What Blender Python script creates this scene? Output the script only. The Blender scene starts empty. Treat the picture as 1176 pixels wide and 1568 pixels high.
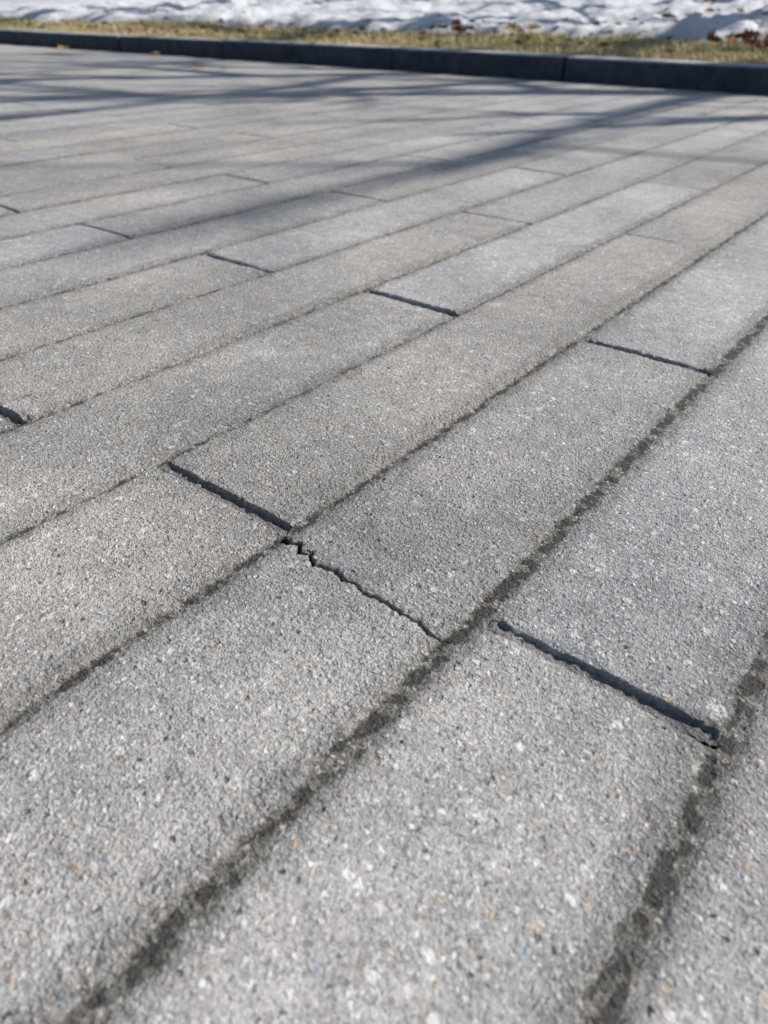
import bpy, math, random
import numpy as np
from mathutils import Vector, Matrix
random.seed(4); RNG=np.random.RandomState(7)
scene=bpy.context.scene
# ------------------------------------------------------------------ helpers
TABS=[np.random.RandomState(100+i).rand(256,256) for i in range(12)]
def vn(x,y,s,seed):
    x=np.asarray(x)*s+1000.3; y=np.asarray(y)*s+1000.7
    T=TABS[seed%12]
    xi=np.floor(x).astype(int); yi=np.floor(y).astype(int)
    fx=x-xi; fy=y-yi; fx=fx*fx*(3-2*fx); fy=fy*fy*(3-2*fy)
    a=T[xi%256,yi%256]; b=T[(xi+1)%256,yi%256]; c=T[xi%256,(yi+1)%256]; d=T[(xi+1)%256,(yi+1)%256]
    return ((a*(1-fx)+b*fx)*(1-fy)+(c*(1-fx)+d*fx)*fy)*2-1
def sm(a,b,x):
    t=np.clip((x-a)/(b-a),0,1); return t*t*(3-2*t)
def make_mesh(name,V,F,mat,smooth=True,cols=None,parent=None):
    me=bpy.data.meshes.new(name)
    V=np.asarray(V,dtype=np.float32)
    if isinstance(F,np.ndarray):
        k=F.shape[1]; m=F.shape[0]
        me.vertices.add(len(V)); me.vertices.foreach_set('co',V.ravel())
        me.loops.add(m*k); me.loops.foreach_set('vertex_index',F.ravel().astype(np.int32))
        me.polygons.add(m)
        me.polygons.foreach_set('loop_start',np.arange(0,m*k,k,dtype=np.int32))
        me.polygons.foreach_set('loop_total',np.full(m,k,dtype=np.int32))
        me.update(calc_edges=True)
    else:
        me.from_pydata([tuple(map(float,v)) for v in V],[],F); me.update()
    me.polygons.foreach_set('use_smooth',np.full(len(me.polygons),smooth))
    if cols:
        for nm,arr in cols.items():
            at=me.color_attributes.new(nm,'FLOAT_COLOR','POINT')
            at.data.foreach_set('color',np.asarray(arr,dtype=np.float32).ravel())
    me.materials.append(mat)
    ob=bpy.data.objects.new(name,me); scene.collection.objects.link(ob)
    if parent: ob.parent=parent
    return ob
def grid_faces(nx,ny,off=0):
    i,j=np.meshgrid(np.arange(nx-1),np.arange(ny-1),indexing='ij')
    a=(i*ny+j).ravel()+off
    return np.stack([a,a+ny,a+ny+1,a+1],1)
class NT:
    def __init__(s,name):
        s.m=bpy.data.materials.new(name); s.m.use_nodes=True; s.t=s.m.node_tree
        s.b=s.t.nodes['Principled BSDF']; s.c=s.n('ShaderNodeTexCoord').outputs['Object']
    def n(s,ty,**k):
        nd=s.t.nodes.new(ty)
        for a,b in k.items(): setattr(nd,a,b)
        return nd
    def l(s,a,b): s.t.links.new(a,b)
    def inp(s,sock,v):
        if isinstance(v,bpy.types.NodeSocket): s.l(v,sock)
        else: sock.default_value=v
    def noise(s,scale,detail=2,rough=.5,vec=None,color=False):
        nd=s.n('ShaderNodeTexNoise'); nd.inputs['Scale'].default_value=scale; nd.inputs['Detail'].default_value=detail
        nd.inputs['Roughness'].default_value=rough; s.l(vec or s.c,nd.inputs['Vector']); return nd.outputs['Color' if color else 'Fac']
    def warp(s,scale,amt):
        c=s.noise(scale,1,.5,color=True)
        a=s.n('ShaderNodeVectorMath',operation='SUBTRACT'); s.l(c,a.inputs[0]); a.inputs[1].default_value=(.5,.5,.5)
        b=s.n('ShaderNodeVectorMath',operation='SCALE'); s.l(a.outputs[0],b.inputs[0]); b.inputs['Scale'].default_value=amt
        d=s.n('ShaderNodeVectorMath',operation='ADD'); s.l(b.outputs[0],d.inputs[0]); s.l(s.c,d.inputs[1]); return d.outputs[0]
    def vor(s,scale,vec=None,rnd=1):
        nd=s.n('ShaderNodeTexVoronoi'); nd.inputs['Scale'].default_value=scale; nd.inputs['Randomness'].default_value=rnd
        s.l(vec or s.c,nd.inputs['Vector'])
        sp=s.n('ShaderNodeSeparateColor'); s.l(nd.outputs['Color'],sp.inputs[0])
        return nd.outputs['Distance'],sp.outputs[0],sp.outputs[1],sp.outputs[2]
    def math(s,op,a,b=0,c=0,clamp=False):
        nd=s.n('ShaderNodeMath',operation=op,use_clamp=clamp)
        s.inp(nd.inputs[0],a); s.inp(nd.inputs[1],b); s.inp(nd.inputs[2],c); return nd.outputs[0]
    def rng(s,v,a,b,c=0,d=1):
        nd=s.n('ShaderNodeMapRange'); s.inp(nd.inputs[0],v)
        for i,x in enumerate((a,b,c,d)): nd.inputs[1+i].default_value=x
        return nd.outputs[0]
    def mix(s,f,a,b,mode='MIX'):
        nd=s.n('ShaderNodeMix',data_type='RGBA',blend_type=mode)
        s.inp(nd.inputs[0],f)
        for i,x in ((6,a),(7,b)):
            if isinstance(x,tuple) and len(x)==3: x=x+(1,)
            s.inp(nd.inputs[i],x)
        return nd.outputs[2]
    def attr(s,name):
        nd=s.n('ShaderNodeAttribute',attribute_name=name)
        sp=s.n('ShaderNodeSeparateColor'); s.l(nd.outputs['Color'],sp.inputs[0]); return sp.outputs[0],sp.outputs[1],sp.outputs[2],nd.outputs['Color']
    def bump(s,h,dist,strength=1,prev=None):
        nd=s.n('ShaderNodeBump'); nd.inputs['Strength'].default_value=strength; nd.inputs['Distance'].default_value=dist
        s.l(h,nd.inputs['Height'])
        if prev: s.l(prev,nd.inputs['Normal'])
        return nd.outputs[0]
    def out(s,col,rough=.8,spec=.3,normal=None):
        s.inp(s.b.inputs['Base Color'],col if not isinstance(col,tuple) else col+(1,)); s.inp(s.b.inputs['Roughness'],rough)
        s.b.inputs['Specular IOR Level'].default_value=spec
        if normal: s.l(normal,s.b.inputs['Normal'])
        return s.m
# ------------------------------------------------------------------ materials
def mat_paver():
    s=NT('concrete_paver')
    jd,gap,tone,_=s.attr('mask'); salt,grit,_b,_=s.attr('mask2')
    wv=s.warp(260,.0045)
    d1,r1,g1,b1=s.vor(560,wv); d2,r2,g2,b2=s.vor(270,wv); d3,r3,g3,b3=s.vor(140,wv)
    fine=s.noise(1100,2,.6); mid=s.noise(340,2,.6); med=s.noise(48,3,.65); big=s.noise(5,4,.65)
    base=s.mix(s.rng(tone,0,1),(.448,.448,.455),(.520,.488,.445))
    base=s.mix(s.rng(big,.32,.68),s.mix(1,base,(.74,.74,.75),'MULTIPLY'),s.mix(1,base,(1.17,1.15,1.12),'MULTIPLY'))
    base=s.mix(1,base,s.mix(s.rng(med,.3,.7),(.80,.80,.80),(1.14,1.14,1.14)),'MULTIPLY')
    base=s.mix(1,base,s.mix(s.rng(mid,.3,.7),(.76,.76,.77),(1.20,1.20,1.19)),'MULTIPLY')
    base=s.mix(1,base,s.mix(s.rng(fine,.3,.7),(.68,.68,.69),(1.28,1.28,1.27)),'MULTIPLY')
    def grain(col,d,r,lo,hi,shape,c,amt):
        m=s.math('MULTIPLY',s.math('GREATER_THAN',r,lo),s.math('LESS_THAN',r,hi))
        m=s.math('MULTIPLY',m,s.rng(d,shape,shape*.6))
        m=s.math('MULTIPLY',m,amt)
        return s.mix(m,col,c)
    base=grain(base,d1,r1,.0,.18,.55,(.15,.148,.145),.7)
    base=grain(base,d1,r1,.78,1.,.55,(.80,.79,.78),.6)
    base=grain(base,d2,r2,.0,.08,.52,(.17,.17,.17),.7)
    base=grain(base,d2,r2,.83,.945,.54,(.84,.83,.81),.7)
    base=grain(base,d2,r2,.945,.97,.54,(.56,.40,.28),.7)
    base=grain(base,d2,r2,.97,1.,.54,(.30,.38,.44),.65)
    base=grain(base,d3,r3,.91,.97,.48,(.84,.82,.79),.75)
    base=grain(base,d3,r3,.97,.985,.46,(.60,.46,.34),.65)
    base=grain(base,d3,r3,.985,1.,.46,(.34,.40,.45),.6)
    pit=s.math('MULTIPLY',s.math('LESS_THAN',b2,.03),s.rng(d2,.5,.2))
    base=s.mix(s.math('MULTIPLY',pit,.65),base,(.10,.10,.10))
    rag=s.math('ADD',s.math('MULTIPLY',s.math('SUBTRACT',b3,.5),.30),s.math('MULTIPLY',s.math('SUBTRACT',g2,.5),.34))
    rag=s.math('ADD',rag,s.math('MULTIPLY',s.math('SUBTRACT',med,.5),.5))
    jr=s.math('ADD',jd,rag)
    halo=s.math('MULTIPLY',s.rng(jr,.30,.85),.28)
    base=s.mix(halo,base,(.20,.185,.16))
    sand=s.mix(s.rng(fine,.35,.65),(.11,.104,.092),(.34,.32,.28))
    sand=grain(sand,d2,g2,.78,1,.55,(.66,.63,.58),.85)
    sand=grain(sand,d1,g1,0,.3,.55,(.05,.048,.046),.8)
    jm=s.rng(jr,.76,.82)
    base=s.mix(s.math('MULTIPLY',jm,.92),base,sand)
    dk=s.math('MULTIPLY',s.rng(s.math('ADD',jd,s.math('MULTIPLY',rag,.6)),.92,1.0),s.rng(b3,.40,.46))
    base=s.mix(s.math('MULTIPLY',dk,.8),base,(.04,.038,.036))
    base=s.mix(gap,base,(.04,.042,.048))
    sl=s.math('MULTIPLY',salt,s.rng(mid,.40,.62),clamp=True)
    base=s.mix(sl,base,(.88,.87,.85))
    h=s.math('MULTIPLY',s.rng(d1,.6,0),.5)
    h=s.math('ADD',h,s.math('MULTIPLY',s.rng(d2,.55,.1),s.math('GREATER_THAN',r2,.5)))
    h=s.math('ADD',h,s.math('MULTIPLY',fine,1.4))
    h=s.math('ADD',h,s.math('MULTIPLY',mid,2.2))
    h=s.math('ADD',h,s.math('MULTIPLY',pit,-2.0))
    ra=s.math('MULTIPLY',h,s.math('ADD',.55,s.math('MULTIPLY',grit,1.8)))
    nb=s.bump(ra,.00085,1)
    return s.out(base,s.rng(fine,.3,.7,.42,.8),.5,nb)
def mat_simple(name,c1,c2,scale,bd=.002,rough=.85,spec=.3,detail=5):
    s=NT(name); f=s.noise(scale,detail,.6)
    g=s.noise(scale*9,3,.6)
    col=s.mix(s.rng(f,.3,.7),c1,c2); col=s.mix(1,col,s.mix(s.rng(g,.3,.7),(.8,.8,.8),(1.15,1.15,1.15)),'MULTIPLY')
    return s.out(col,rough,spec,s.bump(g,bd))
def mat_kerb():
    s=NT('kerb_concrete'); f=s.noise(18,5,.6); g=s.noise(160,3,.6); st=s.noise(3,4,.7)
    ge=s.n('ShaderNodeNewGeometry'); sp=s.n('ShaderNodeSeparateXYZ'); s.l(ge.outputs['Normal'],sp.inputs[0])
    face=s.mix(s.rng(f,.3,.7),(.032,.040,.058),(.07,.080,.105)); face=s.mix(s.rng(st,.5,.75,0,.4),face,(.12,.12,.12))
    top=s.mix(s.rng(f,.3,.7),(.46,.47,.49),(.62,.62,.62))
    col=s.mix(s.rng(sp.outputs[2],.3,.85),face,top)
    col=s.mix(1,col,s.mix(s.rng(g,.3,.7),(.75,.75,.75),(1.2,1.2,1.2)),'MULTIPLY')
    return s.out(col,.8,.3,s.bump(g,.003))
def mat_vcol(name,rough=.8,spec=.3):
    s=NT(name); _,_,_,c=s.attr('col')
    return s.out(c,rough,spec)
def mat_snow():
    s=NT('old_snow'); dirt,_,_,_=s.attr('dirt')
    f=s.noise(14,5,.65); g=s.noise(70,4,.7); v,r,_g,_b=s.vor(38)
    col=s.mix(s.rng(f,.35,.65),(.78,.80,.84),(.90,.90,.91))
    dm=s.math('MULTIPLY',dirt,s.rng(g,.45,.62),clamp=True)
    col=s.mix(dm,col,(.22,.19,.15))
    sp=s.math('MULTIPLY',s.math('LESS_THAN',r,.05),s.rng(v,.4,.2)); col=s.mix(s.math('MULTIPLY',sp,.7),col,(.12,.09,.06))
    return s.out(col,.6,.3,s.bump(s.math('ADD',f,s.math('MULTIPLY',g,.4)),.05,.8))
M_pav=mat_paver(); M_kerb=mat_kerb()
M_soil=mat_simple('soil',(.15,.12,.07),(.27,.21,.12),12,.01)
M_bark=mat_simple('bark',(.07,.055,.045),(.14,.11,.09),9,.01)
M_ground=mat_simple('ground_asphalt',(.10,.10,.10),(.16,.16,.16),3,.005)
M_grass=mat_vcol('dry_grass'); M_leaf=mat_vcol('dry_leaf'); M_snow=mat_snow()
# ------------------------------------------------------------------ paving
W=.15696; U_K=3.9
yj={(0,0):.020,(2,0):.030,(1,1):.5138,(-1,1):.4884,(0,2):1.017,(-2,2):.9728,(-3,1):.463,(-5,1):.446,(-4,2):.947,(-6,2):.922,
    (-8,2):.899,(-5,3):1.417,(-3,3):1.446,(-1,3):1.495,(-2,4):1.983,(-4,4):1.932,(-7,3):1.397}
def joint_y(k,m):
    if (k,m) in yj: return yj[(k,m)]
    rr=random.Random(k*131+m*977)
    return .008+m*.498+.0115*max(min(k,4),-12)+rr.uniform(-.006,.006)
crack=np.array([(.150,.014),(.164,.013),(.172,.016),(.178,.008),(.186,.011),(.196,.005),(.207,.008),(.214,.010),(.221,.006),(.231,.008),(.243,.004),(.250,.006),(.264,.006),(.272,.004),(.287,.005),(.300,.001),(.312,.003),(.320,.002)])
salts=[(.460,.053,.006,1.8),(.389,-.086,.005,1.0),(.280,-.241,.006,1.0),(-.099,.248,.012,.9),(.017,.556,.011,1.6),(-.170,.009,.006,1.2),(.274,-.153,.003,1.),(.345,-.045,.003,1.1),(-.02,.08,.004,.7),(.22,-.12,.003,.9),(-.3,.7,.02,.7),(.30,-.30,.004,1.)]
allV=[];allF=[];allC=[];allC2=[];off=0
def lines(a,b,edge,fine,coarse,extra=None):
    e=np.arange(0,edge,fine); n=max(2,int((b-a-2*edge)/coarse))
    L=np.concatenate([a+e,np.linspace(a+edge,b-edge,n),b-e])
    if extra is not None: L=np.concatenate([L,extra[(extra>a)&(extra<b)]])
    L=np.unique(np.round(L,5)); return L
HW={0:.0024,1:.0042,2:.0068,3:.0068,4:.005,-1:.0020}
for k in range(-75,26):
    ms=[m for m in range(-8,12) if (m-k)%2==0]
    js=[joint_y(k,m) for m in ms]; js=[j for j in js if j>-3.2]
    for ja,jb in zip(js[:-1],js[1:]):
        ya,yb=ja,min(jb,U_K-.002)
        if ya>U_K-.05: continue
        xa,xb=k*W,(k+1)*W
        cx=min(max(.3,xa),xb); cy=min(max(.1,ya),yb)
        dist=math.hypot(cx-.3,cy-.1)
        if dist<.55: ef,co=.0009,.004
        elif dist<1.3: ef,co=.0018,.012
        elif dist<3.5: ef,co=.004,.04
        else: ef,co=.008,.1
        ex=None; cox=co
        if k==1 and ya<0<yb: ex=np.arange(-.014,.028,.0007); cox=.0011
        X1=lines(xa-.0002,xb+.0002,.018,ef,cox); Y1=lines(ya,yb,.016,ef,co,ex)
        X,Y=np.meshgrid(X1,Y1,indexing='ij')
        rr=random.Random(k*77+int(ya*1000))
        tone=rr.random()
        if (k,round(ya,3)) in((2,.03),(3,.5)): tone=.0
        if k==0: tone=.8
        z0=rr.uniform(-.0012,.0012)
        tx=rr.uniform(-.012,.012); ty=rr.uniform(-.0015,.0015)
        slab=z0+tx*(X-(xa+xb)/2)+ty*(Y-(ya+yb)/2)
        slab=slab+.0006*vn(X,Y,25,1)+.0003*vn(X,Y,160,2)
        hwf=lambda kk:HW.get(kk,.0020)
        n=.0010*vn(X,Y,28,3)+.0012*vn(X,Y,110,4)+.0014*vn(X,Y,330,5)
        dl=X-k*W+n; dr=(k+1)*W-X+n
        en=.0006*vn(X,Y,90,10)+.0007*vn(X,Y,400,11)
        wd=.0092 if dist<.75 else .0045
        e1=Y-ya+en; e2=yb-Y+en
        a1,a2=dl-hwf(k),dr-hwf(k+1)
        am=np.minimum(a1,a2)
        if dist<1.3:
            cdist=np.minimum(np.hypot(am,np.maximum(e1-wd,0)),np.hypot(am,e2))+.003*vn(X,Y,150,6)+.002*vn(X,Y,420,7)
            am=np.minimum(am,cdist-.0050)
        t=sm(-.0014,.0036,am)
        sandz=-.0026+.0009*vn(X,Y,260,6)+.0008*vn(X,Y,60,7)
        eb=1-sm(.0,.022,am)
        slab=slab-eb*.0006*(1+vn(X,Y,300,8))-eb*.0018*np.maximum(0,vn(X,Y,120,9))
        ce=np.minimum(np.abs(e1-wd),np.abs(e2))
        if dist<.75: slab=slab-(1-sm(0,.006,ce))*.0022*np.maximum(0,vn(X,Y,170,4)+vn(X,Y,420,5)*.6)
        z=sandz*(1-t)+slab*t
        jdv=np.where(am<0,.78+.30*np.clip(-am/.004,0,1),.78*(1-np.clip(am/.013,0,1)))
        inn=sm(.001,.004,np.minimum(dl,dr)-np.where(dl<dr,hwf(k),hwf(k+1))*.4)
        s1=sm(wd-.0009,wd+.0009,e1); s2=sm(.0018,.0034,e2)
        fl=(-.0060 if dist<.75 else -.0065)+.0012*vn(X,Y,300,1)+.0012*vn(X,Y,70,2)
        z1=fl*(1-s1)+z*s1; z=z*(1-inn)+z1*inn
        z2=-.018*(1-s2)+z*s2; z=z*(1-inn)+z2*inn
        g=np.maximum((1-s1)*(.42 if dist<.75 else .6),(1-s2))*inn
        jdv=jdv*(1-np.clip(g*1.5,0,1))
        if k==1 and ya<0<yb:
            yc=np.interp(X,crack[:,0],crack[:,1])+.0010*vn(X,X*0,330,2)+.0006*vn(X,X*0,800,5)
            wc=np.interp(X,[.157,.19,.22,.314],[.0016,.0013,.0009,.0007])*(1+.5*vn(X,X*0,200,7))
            c=1-sm(.6,1.5,np.abs(Y-yc)/wc)
            z=z-.008*c-.0014*(1-sm(0,.0055,np.abs(Y-yc)))*(1+vn(X,Y,350,3))
            yc2=yc+.0042*np.maximum(0,1-np.abs(X-.182)/.013)
            c2=(1-sm(.4,1.2,np.abs(Y-yc2)/.0007))*(np.abs(X-.182)<.013)
            z=z-.004*c2; g=np.maximum(g,np.maximum(c,c2*.8))
            jdv=np.maximum(jdv,.5*(1-sm(0,.006,np.abs(Y-yc)))*(X<.25))
        salt=np.zeros_like(X)
        for sx,sy,sr,sa in salts:
            salt=np.maximum(salt,sa*np.exp(-((X-sx)**2+(Y-sy)**2)/(sr*sr)))
        grit=np.clip(eb*.9+.6*np.maximum(0,vn(X,Y,4,3))+(.0 if tone<.4 else .35),0,1)
        allV.append(np.stack([X,Y,z],-1).reshape(-1,3)); allF.append(grid_faces(len(X1),len(Y1),off)); off+=X.size
        o=np.ones_like(X)
        allC.append(np.stack([jdv,g,o*tone,o],-1).reshape(-1,4)); allC2.append(np.stack([salt,grit,o*0,o],-1).reshape(-1,4))
make_mesh('paving_stones',np.concatenate(allV),np.concatenate(allF),M_pav,True,{'mask':np.concatenate(allC),'mask2':np.concatenate(allC2)})
# ------------------------------------------------------------------ ground sheet
def sheet(name,x0,x1,y0,y1,z,mat):
    return make_mesh(name,[(x0,y0,z),(x1,y0,z),(x1,y1,z),(x0,y1,z)],[(0,1,2,3)],mat,False)
sheet('ground',-400,400,-400,400,-.06,M_ground)
# ------------------------------------------------------------------ kerb
kj=[-14.0,-12.9,-11.7,-10.5,-9.35,-8.1,-6.85,-5.56,-4.305,-2.727,-1.556,-.40,.76,1.92,3.08,4.25]
H=.118; T=.11; R=.02
kv=[];kf=[]
prof=[(0,-.05),(0,H-R)]+[(R-R*math.cos(a),H-R+R*math.sin(a)) for a in (math.radians(22),math.radians(45),math.radians(68),math.radians(90))]+[(T-.006,H),(T,H-.006),(T,-.05)]
for a,b in zip(kj[:-1],kj[1:]):
    dz=random.uniform(-.004,.004); dy=random.uniform(-.006,.006)
    st=[a+.006,a+.014]+list(np.linspace(a+.05,b-.05,14))+[b-.014,b-.006]
    o=len(kv)
    for si,x in enumerate(st):
        sh=.007 if si in(0,len(st)-1) else 0
        for (py,pz) in prof:
            nn=.0018*float(vn(x,pz*3+py*5,14,3))
            kv.append((x,U_K+dy+py+(sh if py<T/2 else -sh)+nn,pz+dz-(sh if pz>0 else 0)))
    n=len(prof)
    for i in range(len(st)-1):
        for j in range(n-1):
            kf.append((o+i*n+j,o+(i+1)*n+j,o+(i+1)*n+j+1,o+i*n+j+1))
    kf.append(tuple(o+j for j in range(n))); kf.append(tuple(o+(len(st)-1)*n+j for j in range(n))[::-1])
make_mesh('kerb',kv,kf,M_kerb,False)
# ------------------------------------------------------------------ verge soil + snow bank
def snow_edge(x): return 5.08+.22*vn(x,x*0,.7,2)+.18*vn(x,x*0,2.6,3)+.08*vn(x,x*0,9,4)
def verge_z(x,y): return .105+.010*vn(x,y,5,1)+.012*vn(x,y,2,2)+.10*sm(4.0,6.0,y)
xs=np.linspace(-16,6,300); ys=np.linspace(U_K+T-.01,7.0,50)
X,Y=np.meshgrid(xs,ys,indexing='ij')
make_mesh('verge_soil',np.stack([X,Y,verge_z(X,Y)],-1).reshape(-1,3),grid_faces(300,50),M_soil)
def bank(x,y):
    e=snow_edge(x); d=y-e
    z=.145+.06*sm(-.03,.18,d)+.07*np.maximum(d,0)+.75*sm(2.2,6.5,d)
    lump=.05*vn(x,y,1.3,4)+.035*vn(x,y,4,5)+.02*vn(x,y,11,6)+.008*vn(x,y,28,7)
    ru=sm(-1.9,-.6,x)*sm(4.2,5.8,y)
    lump=lump+ru*(.09*np.abs(vn(x,y,5,8))+.06*np.abs(vn(x,y,12,9)))
    return z+lump*sm(-.03,.35,d)-.20*(1-sm(-.12,.0,d))
ys=np.concatenate([np.arange(4.3,8,.025),np.arange(8,12,.08),np.linspace(12,90,60)])
xs=np.concatenate([np.linspace(-90,-10,60)[:-1],np.arange(-10,-4,.05),np.arange(-4,2.5,.025),np.linspace(2.5,6,50),np.linspace(6.3,90,60)])
X,Y=np.meshgrid(xs,ys,indexing='ij'); Z=bank(X,Y)
dirt=np.clip(.9*(1-sm(0,.25,Y-snow_edge(X)))+.8*sm(-1.8,-.8,X)*np.maximum(0,vn(X,Y,3,4)+.2),0,1)
o=np.ones_like(X)
make_mesh('snow_bank',np.stack([X,Y,Z],-1).reshape(-1,3),grid_faces(len(xs),len(ys)),M_snow,True,{'dirt':np.stack([dirt,dirt,dirt,o],-1).reshape(-1,4)})
# ------------------------------------------------------------------ grass
N=56000
gx=RNG.uniform(-9.5,2,N); gy=U_K+T-.01+RNG.rand(N)**1.15*1.5
keep=(gy<snow_edge(gx)+.06)|(RNG.rand(N)<.02); gx=gx[keep];gy=gy[keep]
den=vn(gx,gy,3,6)+RNG.rand(len(gx))*1.5>.05; gx=gx[den];gy=gy[den];N=len(gx)
ang=RNG.uniform(0,2*math.pi,N); L=RNG.uniform(.02,.055,N); lean=RNG.uniform(.3,1.3,N)
wd=RNG.uniform(.0015,.0032,N); bz=verge_z(gx,gy)-.003
d=np.stack([np.cos(ang),np.sin(ang)],1); pz=np.stack([-np.sin(ang),np.cos(ang)],1)
V=[]
for (s,lw) in ((0,1),(.5,.8),(1,.1)):
    hx=np.sin(lean*s)*L*s; hz=np.cos(lean*s)*L*s
    for sg in (-1,1):
        V.append(np.stack([gx+d[:,0]*hx+pz[:,0]*wd*lw*sg, gy+d[:,1]*hx+pz[:,1]*wd*lw*sg, bz+hz],1))
V=np.stack(V,1).reshape(-1,3); b=np.arange(N)*6
F=np.concatenate([np.stack([b,b+1,b+3,b+2],1),np.stack([b+2,b+3,b+5,b+4],1)])
g=np.clip(.25+.6*vn(gx,gy,1.6,7)+RNG.normal(0,.2,N),0,1)[:,None]
c=(np.array([[.74,.59,.36]])*(1-g)+np.array([[.33,.38,.13]])*g)*RNG.uniform(.65,1.3,(N,1))
c=np.concatenate([c,np.ones((N,1))],1)
make_mesh('dry_grass',V,F,M_grass,False,{'col':np.repeat(c,6,axis=0)})
# ------------------------------------------------------------------ fallen leaves
LV=[];LF=[];LC=[]
def leaf(x,y,z,size,rot,tilt,col,curl=.5):
    n=11; o=len(LV)
    M=Matrix.Rotation(rot,3,'Z')@Matrix.Rotation(tilt,3,'X')
    rr=random.Random(int(x*1000)+int(y*77))
    for i in range(n):
        t=i/(n-1); w=.28*math.sin(math.pi*min(1,t*1.02)*.999)**.7*(1+.35*math.cos(t*22)) if 0<t<.97 else .02
        w=max(w,.02)
        for sx in (-1,-.5,0,.5,1):
            px=(t-.5); py=sx*w; pz=curl*(py*py*2.5+.35*(t-.5)**2)+rr.uniform(-.03,.03)
            v=M@Vector((px*size,py*size,pz*size)); LV.append((x+v.x,y+v.y,z+v.z))
            k=rr.uniform(.75,1.2); LC.append((col[0]*k,col[1]*k,col[2]*k,1))
    for i in range(n-1):
        for j in range(4):
            a=o+i*5+j; LF.append((a,a+1,a+6,a+5))
br=(.19,.09,.045); tan=(.44,.28,.15); dk=(.07,.04,.027)
for (x,y,z,s,c) in [(-3.62,3.86,.05,.10,dk),(-3.58,3.97,.15,.10,dk),(-3.4,3.96,.14,.10,br),(-5.9,3.60,.015,.13,tan),(-4.9,3.75,.012,.09,tan),(-3.55,3.05,.012,.09,br),(-3.4,3.12,.01,.05,tan)]:
    leaf(x,y,z,s,random.uniform(0,6),random.uniform(-.5,.5),c,random.uniform(.5,1.2))
for (cx_,cy_,n,c) in [(-3.0,5.0,9,br),(-.95,4.75,10,br),(-2.3,4.8,6,tan),(-.55,4.5,5,dk)]:
    for i in range(n):
        x=cx_+random.gauss(0,.09); y=cy_+random.gauss(0,.09)
        leaf(x,y,max(float(verge_z(x,y)),float(bank(x,y)))+.03+random.random()*.05,random.uniform(.08,.13),random.uniform(0,6),random.uniform(-.8,.8),c,random.uniform(.5,1.2))
for i in range(170):
    x=random.uniform(-8,1.5); y=random.uniform(4.02,5.4)
    leaf(x,y,max(float(verge_z(x,y)),float(bank(x,y)))+.03,random.uniform(.03,.085),random.uniform(0,6),random.uniform(-.6,.6),random.choice([br,tan,dk,br]),random.uniform(.3,1.2))
for i in range(80):
    x=random.uniform(-2.2,1.5); y=random.uniform(5.3,8)
    leaf(x,y,float(bank(x,y))+.02,random.uniform(.04,.11),random.uniform(0,6),random.uniform(-.6,.6),random.choice([br,dk,dk]),random.uniform(.3,1.2))
for i in range(60):
    x=random.uniform(-8,1.5); y=U_K-abs(random.gauss(0,.06))-.01
    leaf(x,y,.006,random.uniform(.012,.035),random.uniform(0,6),random.uniform(-.3,.3),random.choice([br,tan,tan,dk]),random.uniform(.3,1.))
make_mesh('fallen_leaves',LV,LF,M_leaf,False,{'col':LC})
# ------------------------------------------------------------------ bare trees beyond the bank
def tree(x,y,height,seed,name='bare_tree'):
    rr=random.Random(seed); V=[];F=[]
    def tube(pts,rad,sides):
        o=len(V)
        for i,p in enumerate(pts):
            dd=(pts[min(i+1,len(pts)-1)]-pts[max(i-1,0)]).normalized()
            a=dd.cross(Vector((.3,.9,.2))).normalized(); b_=dd.cross(a)
            for s in range(sides):
                th=2*math.pi*s/sides; V.append(tuple(p+(a*math.cos(th)+b_*math.sin(th))*rad[i]))
        for i in range(len(pts)-1):
            for s in range(sides):
                s2=(s+1)%sides; F.append((o+i*sides+s,o+i*sides+s2,o+(i+1)*sides+s2,o+(i+1)*sides+s))
    def branch(p,dd,L,r,depth):
        n=8; pts=[p.copy()];rad=[r]; cur=p.copy(); d0=dd.copy()
        for i in range(n):
            d0=(d0+Vector((rr.gauss(0,.09),rr.gauss(0,.09),rr.gauss(.03,.06)))).normalized()
            cur=cur+d0*L/n; pts.append(cur.copy()); rad.append(r*(1-(.62 if depth==0 else .75)*(i+1)/n))
        tube(pts,rad,10 if depth==0 else (6 if depth<3 else 4))
        if depth>=3: return
        nc=[9,5,4][depth]
        for c in range(nc):
            t=(.35 if depth==0 else .25)+(.62 if depth==0 else .7)*(c+rr.random()*.8)/nc
            i=min(int(t*n),n-1); f=t*n-i; q=pts[i].lerp(pts[i+1],min(f,1)); base=(pts[i+1]-pts[i]).normalized()
            az=c*2.4+rr.random()*1.2
            side=base.cross(Vector((math.cos(az),math.sin(az),.2))).normalized()
            an=math.radians(rr.uniform(40,68)); nd=(base*math.cos(an)+side*math.sin(an)).normalized()
            rl=rad[i]*rr.uniform(.5,.75)
            branch(q,nd,L*rr.uniform(.3,.48)*(1.05-.3*t),max(rl,.006),depth+1)
    z=float(bank(np.array([x]),np.array([y]))[0])-.1
    branch(Vector((x,y,z)),Vector((rr.uniform(-.04,.04),-.02,1)).normalized(),height,.18*height/9,0)
    return make_mesh(name,V,F,M_bark,True)
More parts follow.
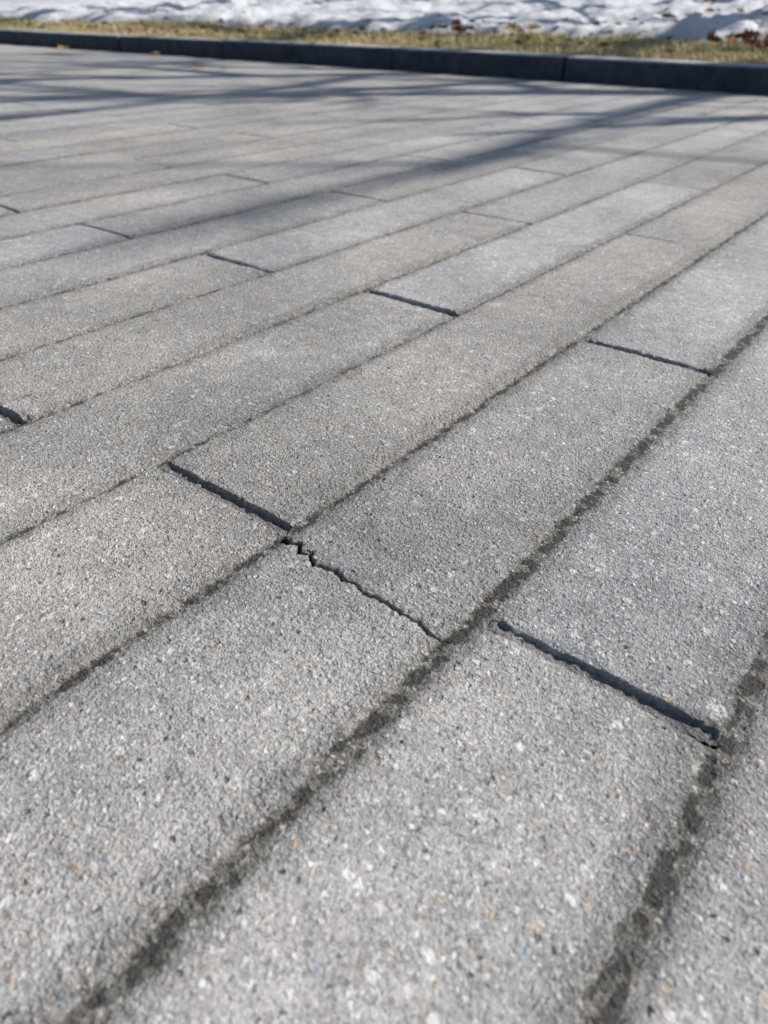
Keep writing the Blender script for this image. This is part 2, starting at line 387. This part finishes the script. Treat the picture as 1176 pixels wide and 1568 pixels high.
for i,(x,y,h_,sd) in enumerate([(2.5,9.4,8.4,3),(.2,9.9,8.3,8),(4.8,9.8,8.6,21),(-3.2,10.2,8.0,5)]):
    tree(x,y,h_,sd,'bare_tree' if i==0 else 'bare_tree.%03d'%i)
# ------------------------------------------------------------------ light
el=math.radians(41); az=math.radians(43)
S=Vector((math.sin(az)*math.cos(el),math.cos(az)*math.cos(el),math.sin(el)))
w=bpy.data.worlds.new('World'); scene.world=w; w.use_nodes=True
sky=w.node_tree.nodes.new('ShaderNodeTexSky'); sky.sky_type='NISHITA'; sky.sun_disc=False
sky.sun_elevation=el; sky.sun_rotation=az; sky.air_density=1.0; sky.dust_density=.8; sky.ozone_density=1.2
bg=w.node_tree.nodes['Background']; w.node_tree.links.new(sky.outputs[0],bg.inputs[0]); bg.inputs[1].default_value=.085
sl=bpy.data.lights.new('sun','SUN'); sl.energy=5.0; sl.angle=math.radians(.53); sl.color=(1,.95,.88)
so=bpy.data.objects.new('sun',sl); scene.collection.objects.link(so); so.rotation_euler=S.to_track_quat('Z','Y').to_euler(); so.location=(0,0,20)
# ------------------------------------------------------------------ camera
yaw,pitch,roll=.65719,.61741,.01159
f=Vector((-math.sin(yaw)*math.cos(pitch),math.cos(yaw)*math.cos(pitch),-math.sin(pitch)))
r=Vector((math.cos(yaw),math.sin(yaw),0)); u=r.cross(f)
r2=r*math.cos(roll)+u*math.sin(roll); u2=-r*math.sin(roll)+u*math.cos(roll)
cd=bpy.data.cameras.new('camera'); co=bpy.data.objects.new('camera',cd); scene.collection.objects.link(co)
M=Matrix((r2,u2,-f)).transposed().to_4x4(); M.translation=Vector((.47128,-.27113,.32)); co.matrix_world=M
cd.sensor_fit='VERTICAL'; cd.sensor_height=36; cd.sensor_width=27; cd.lens=36*1088.05/1568
cd.clip_start=.01; cd.clip_end=2000
cd.dof.use_dof=True; cd.dof.focus_distance=.56; cd.dof.aperture_fstop=7
scene.camera=co
scene.view_settings.view_transform='Standard'; scene.view_settings.look='None'; scene.view_settings.exposure=0
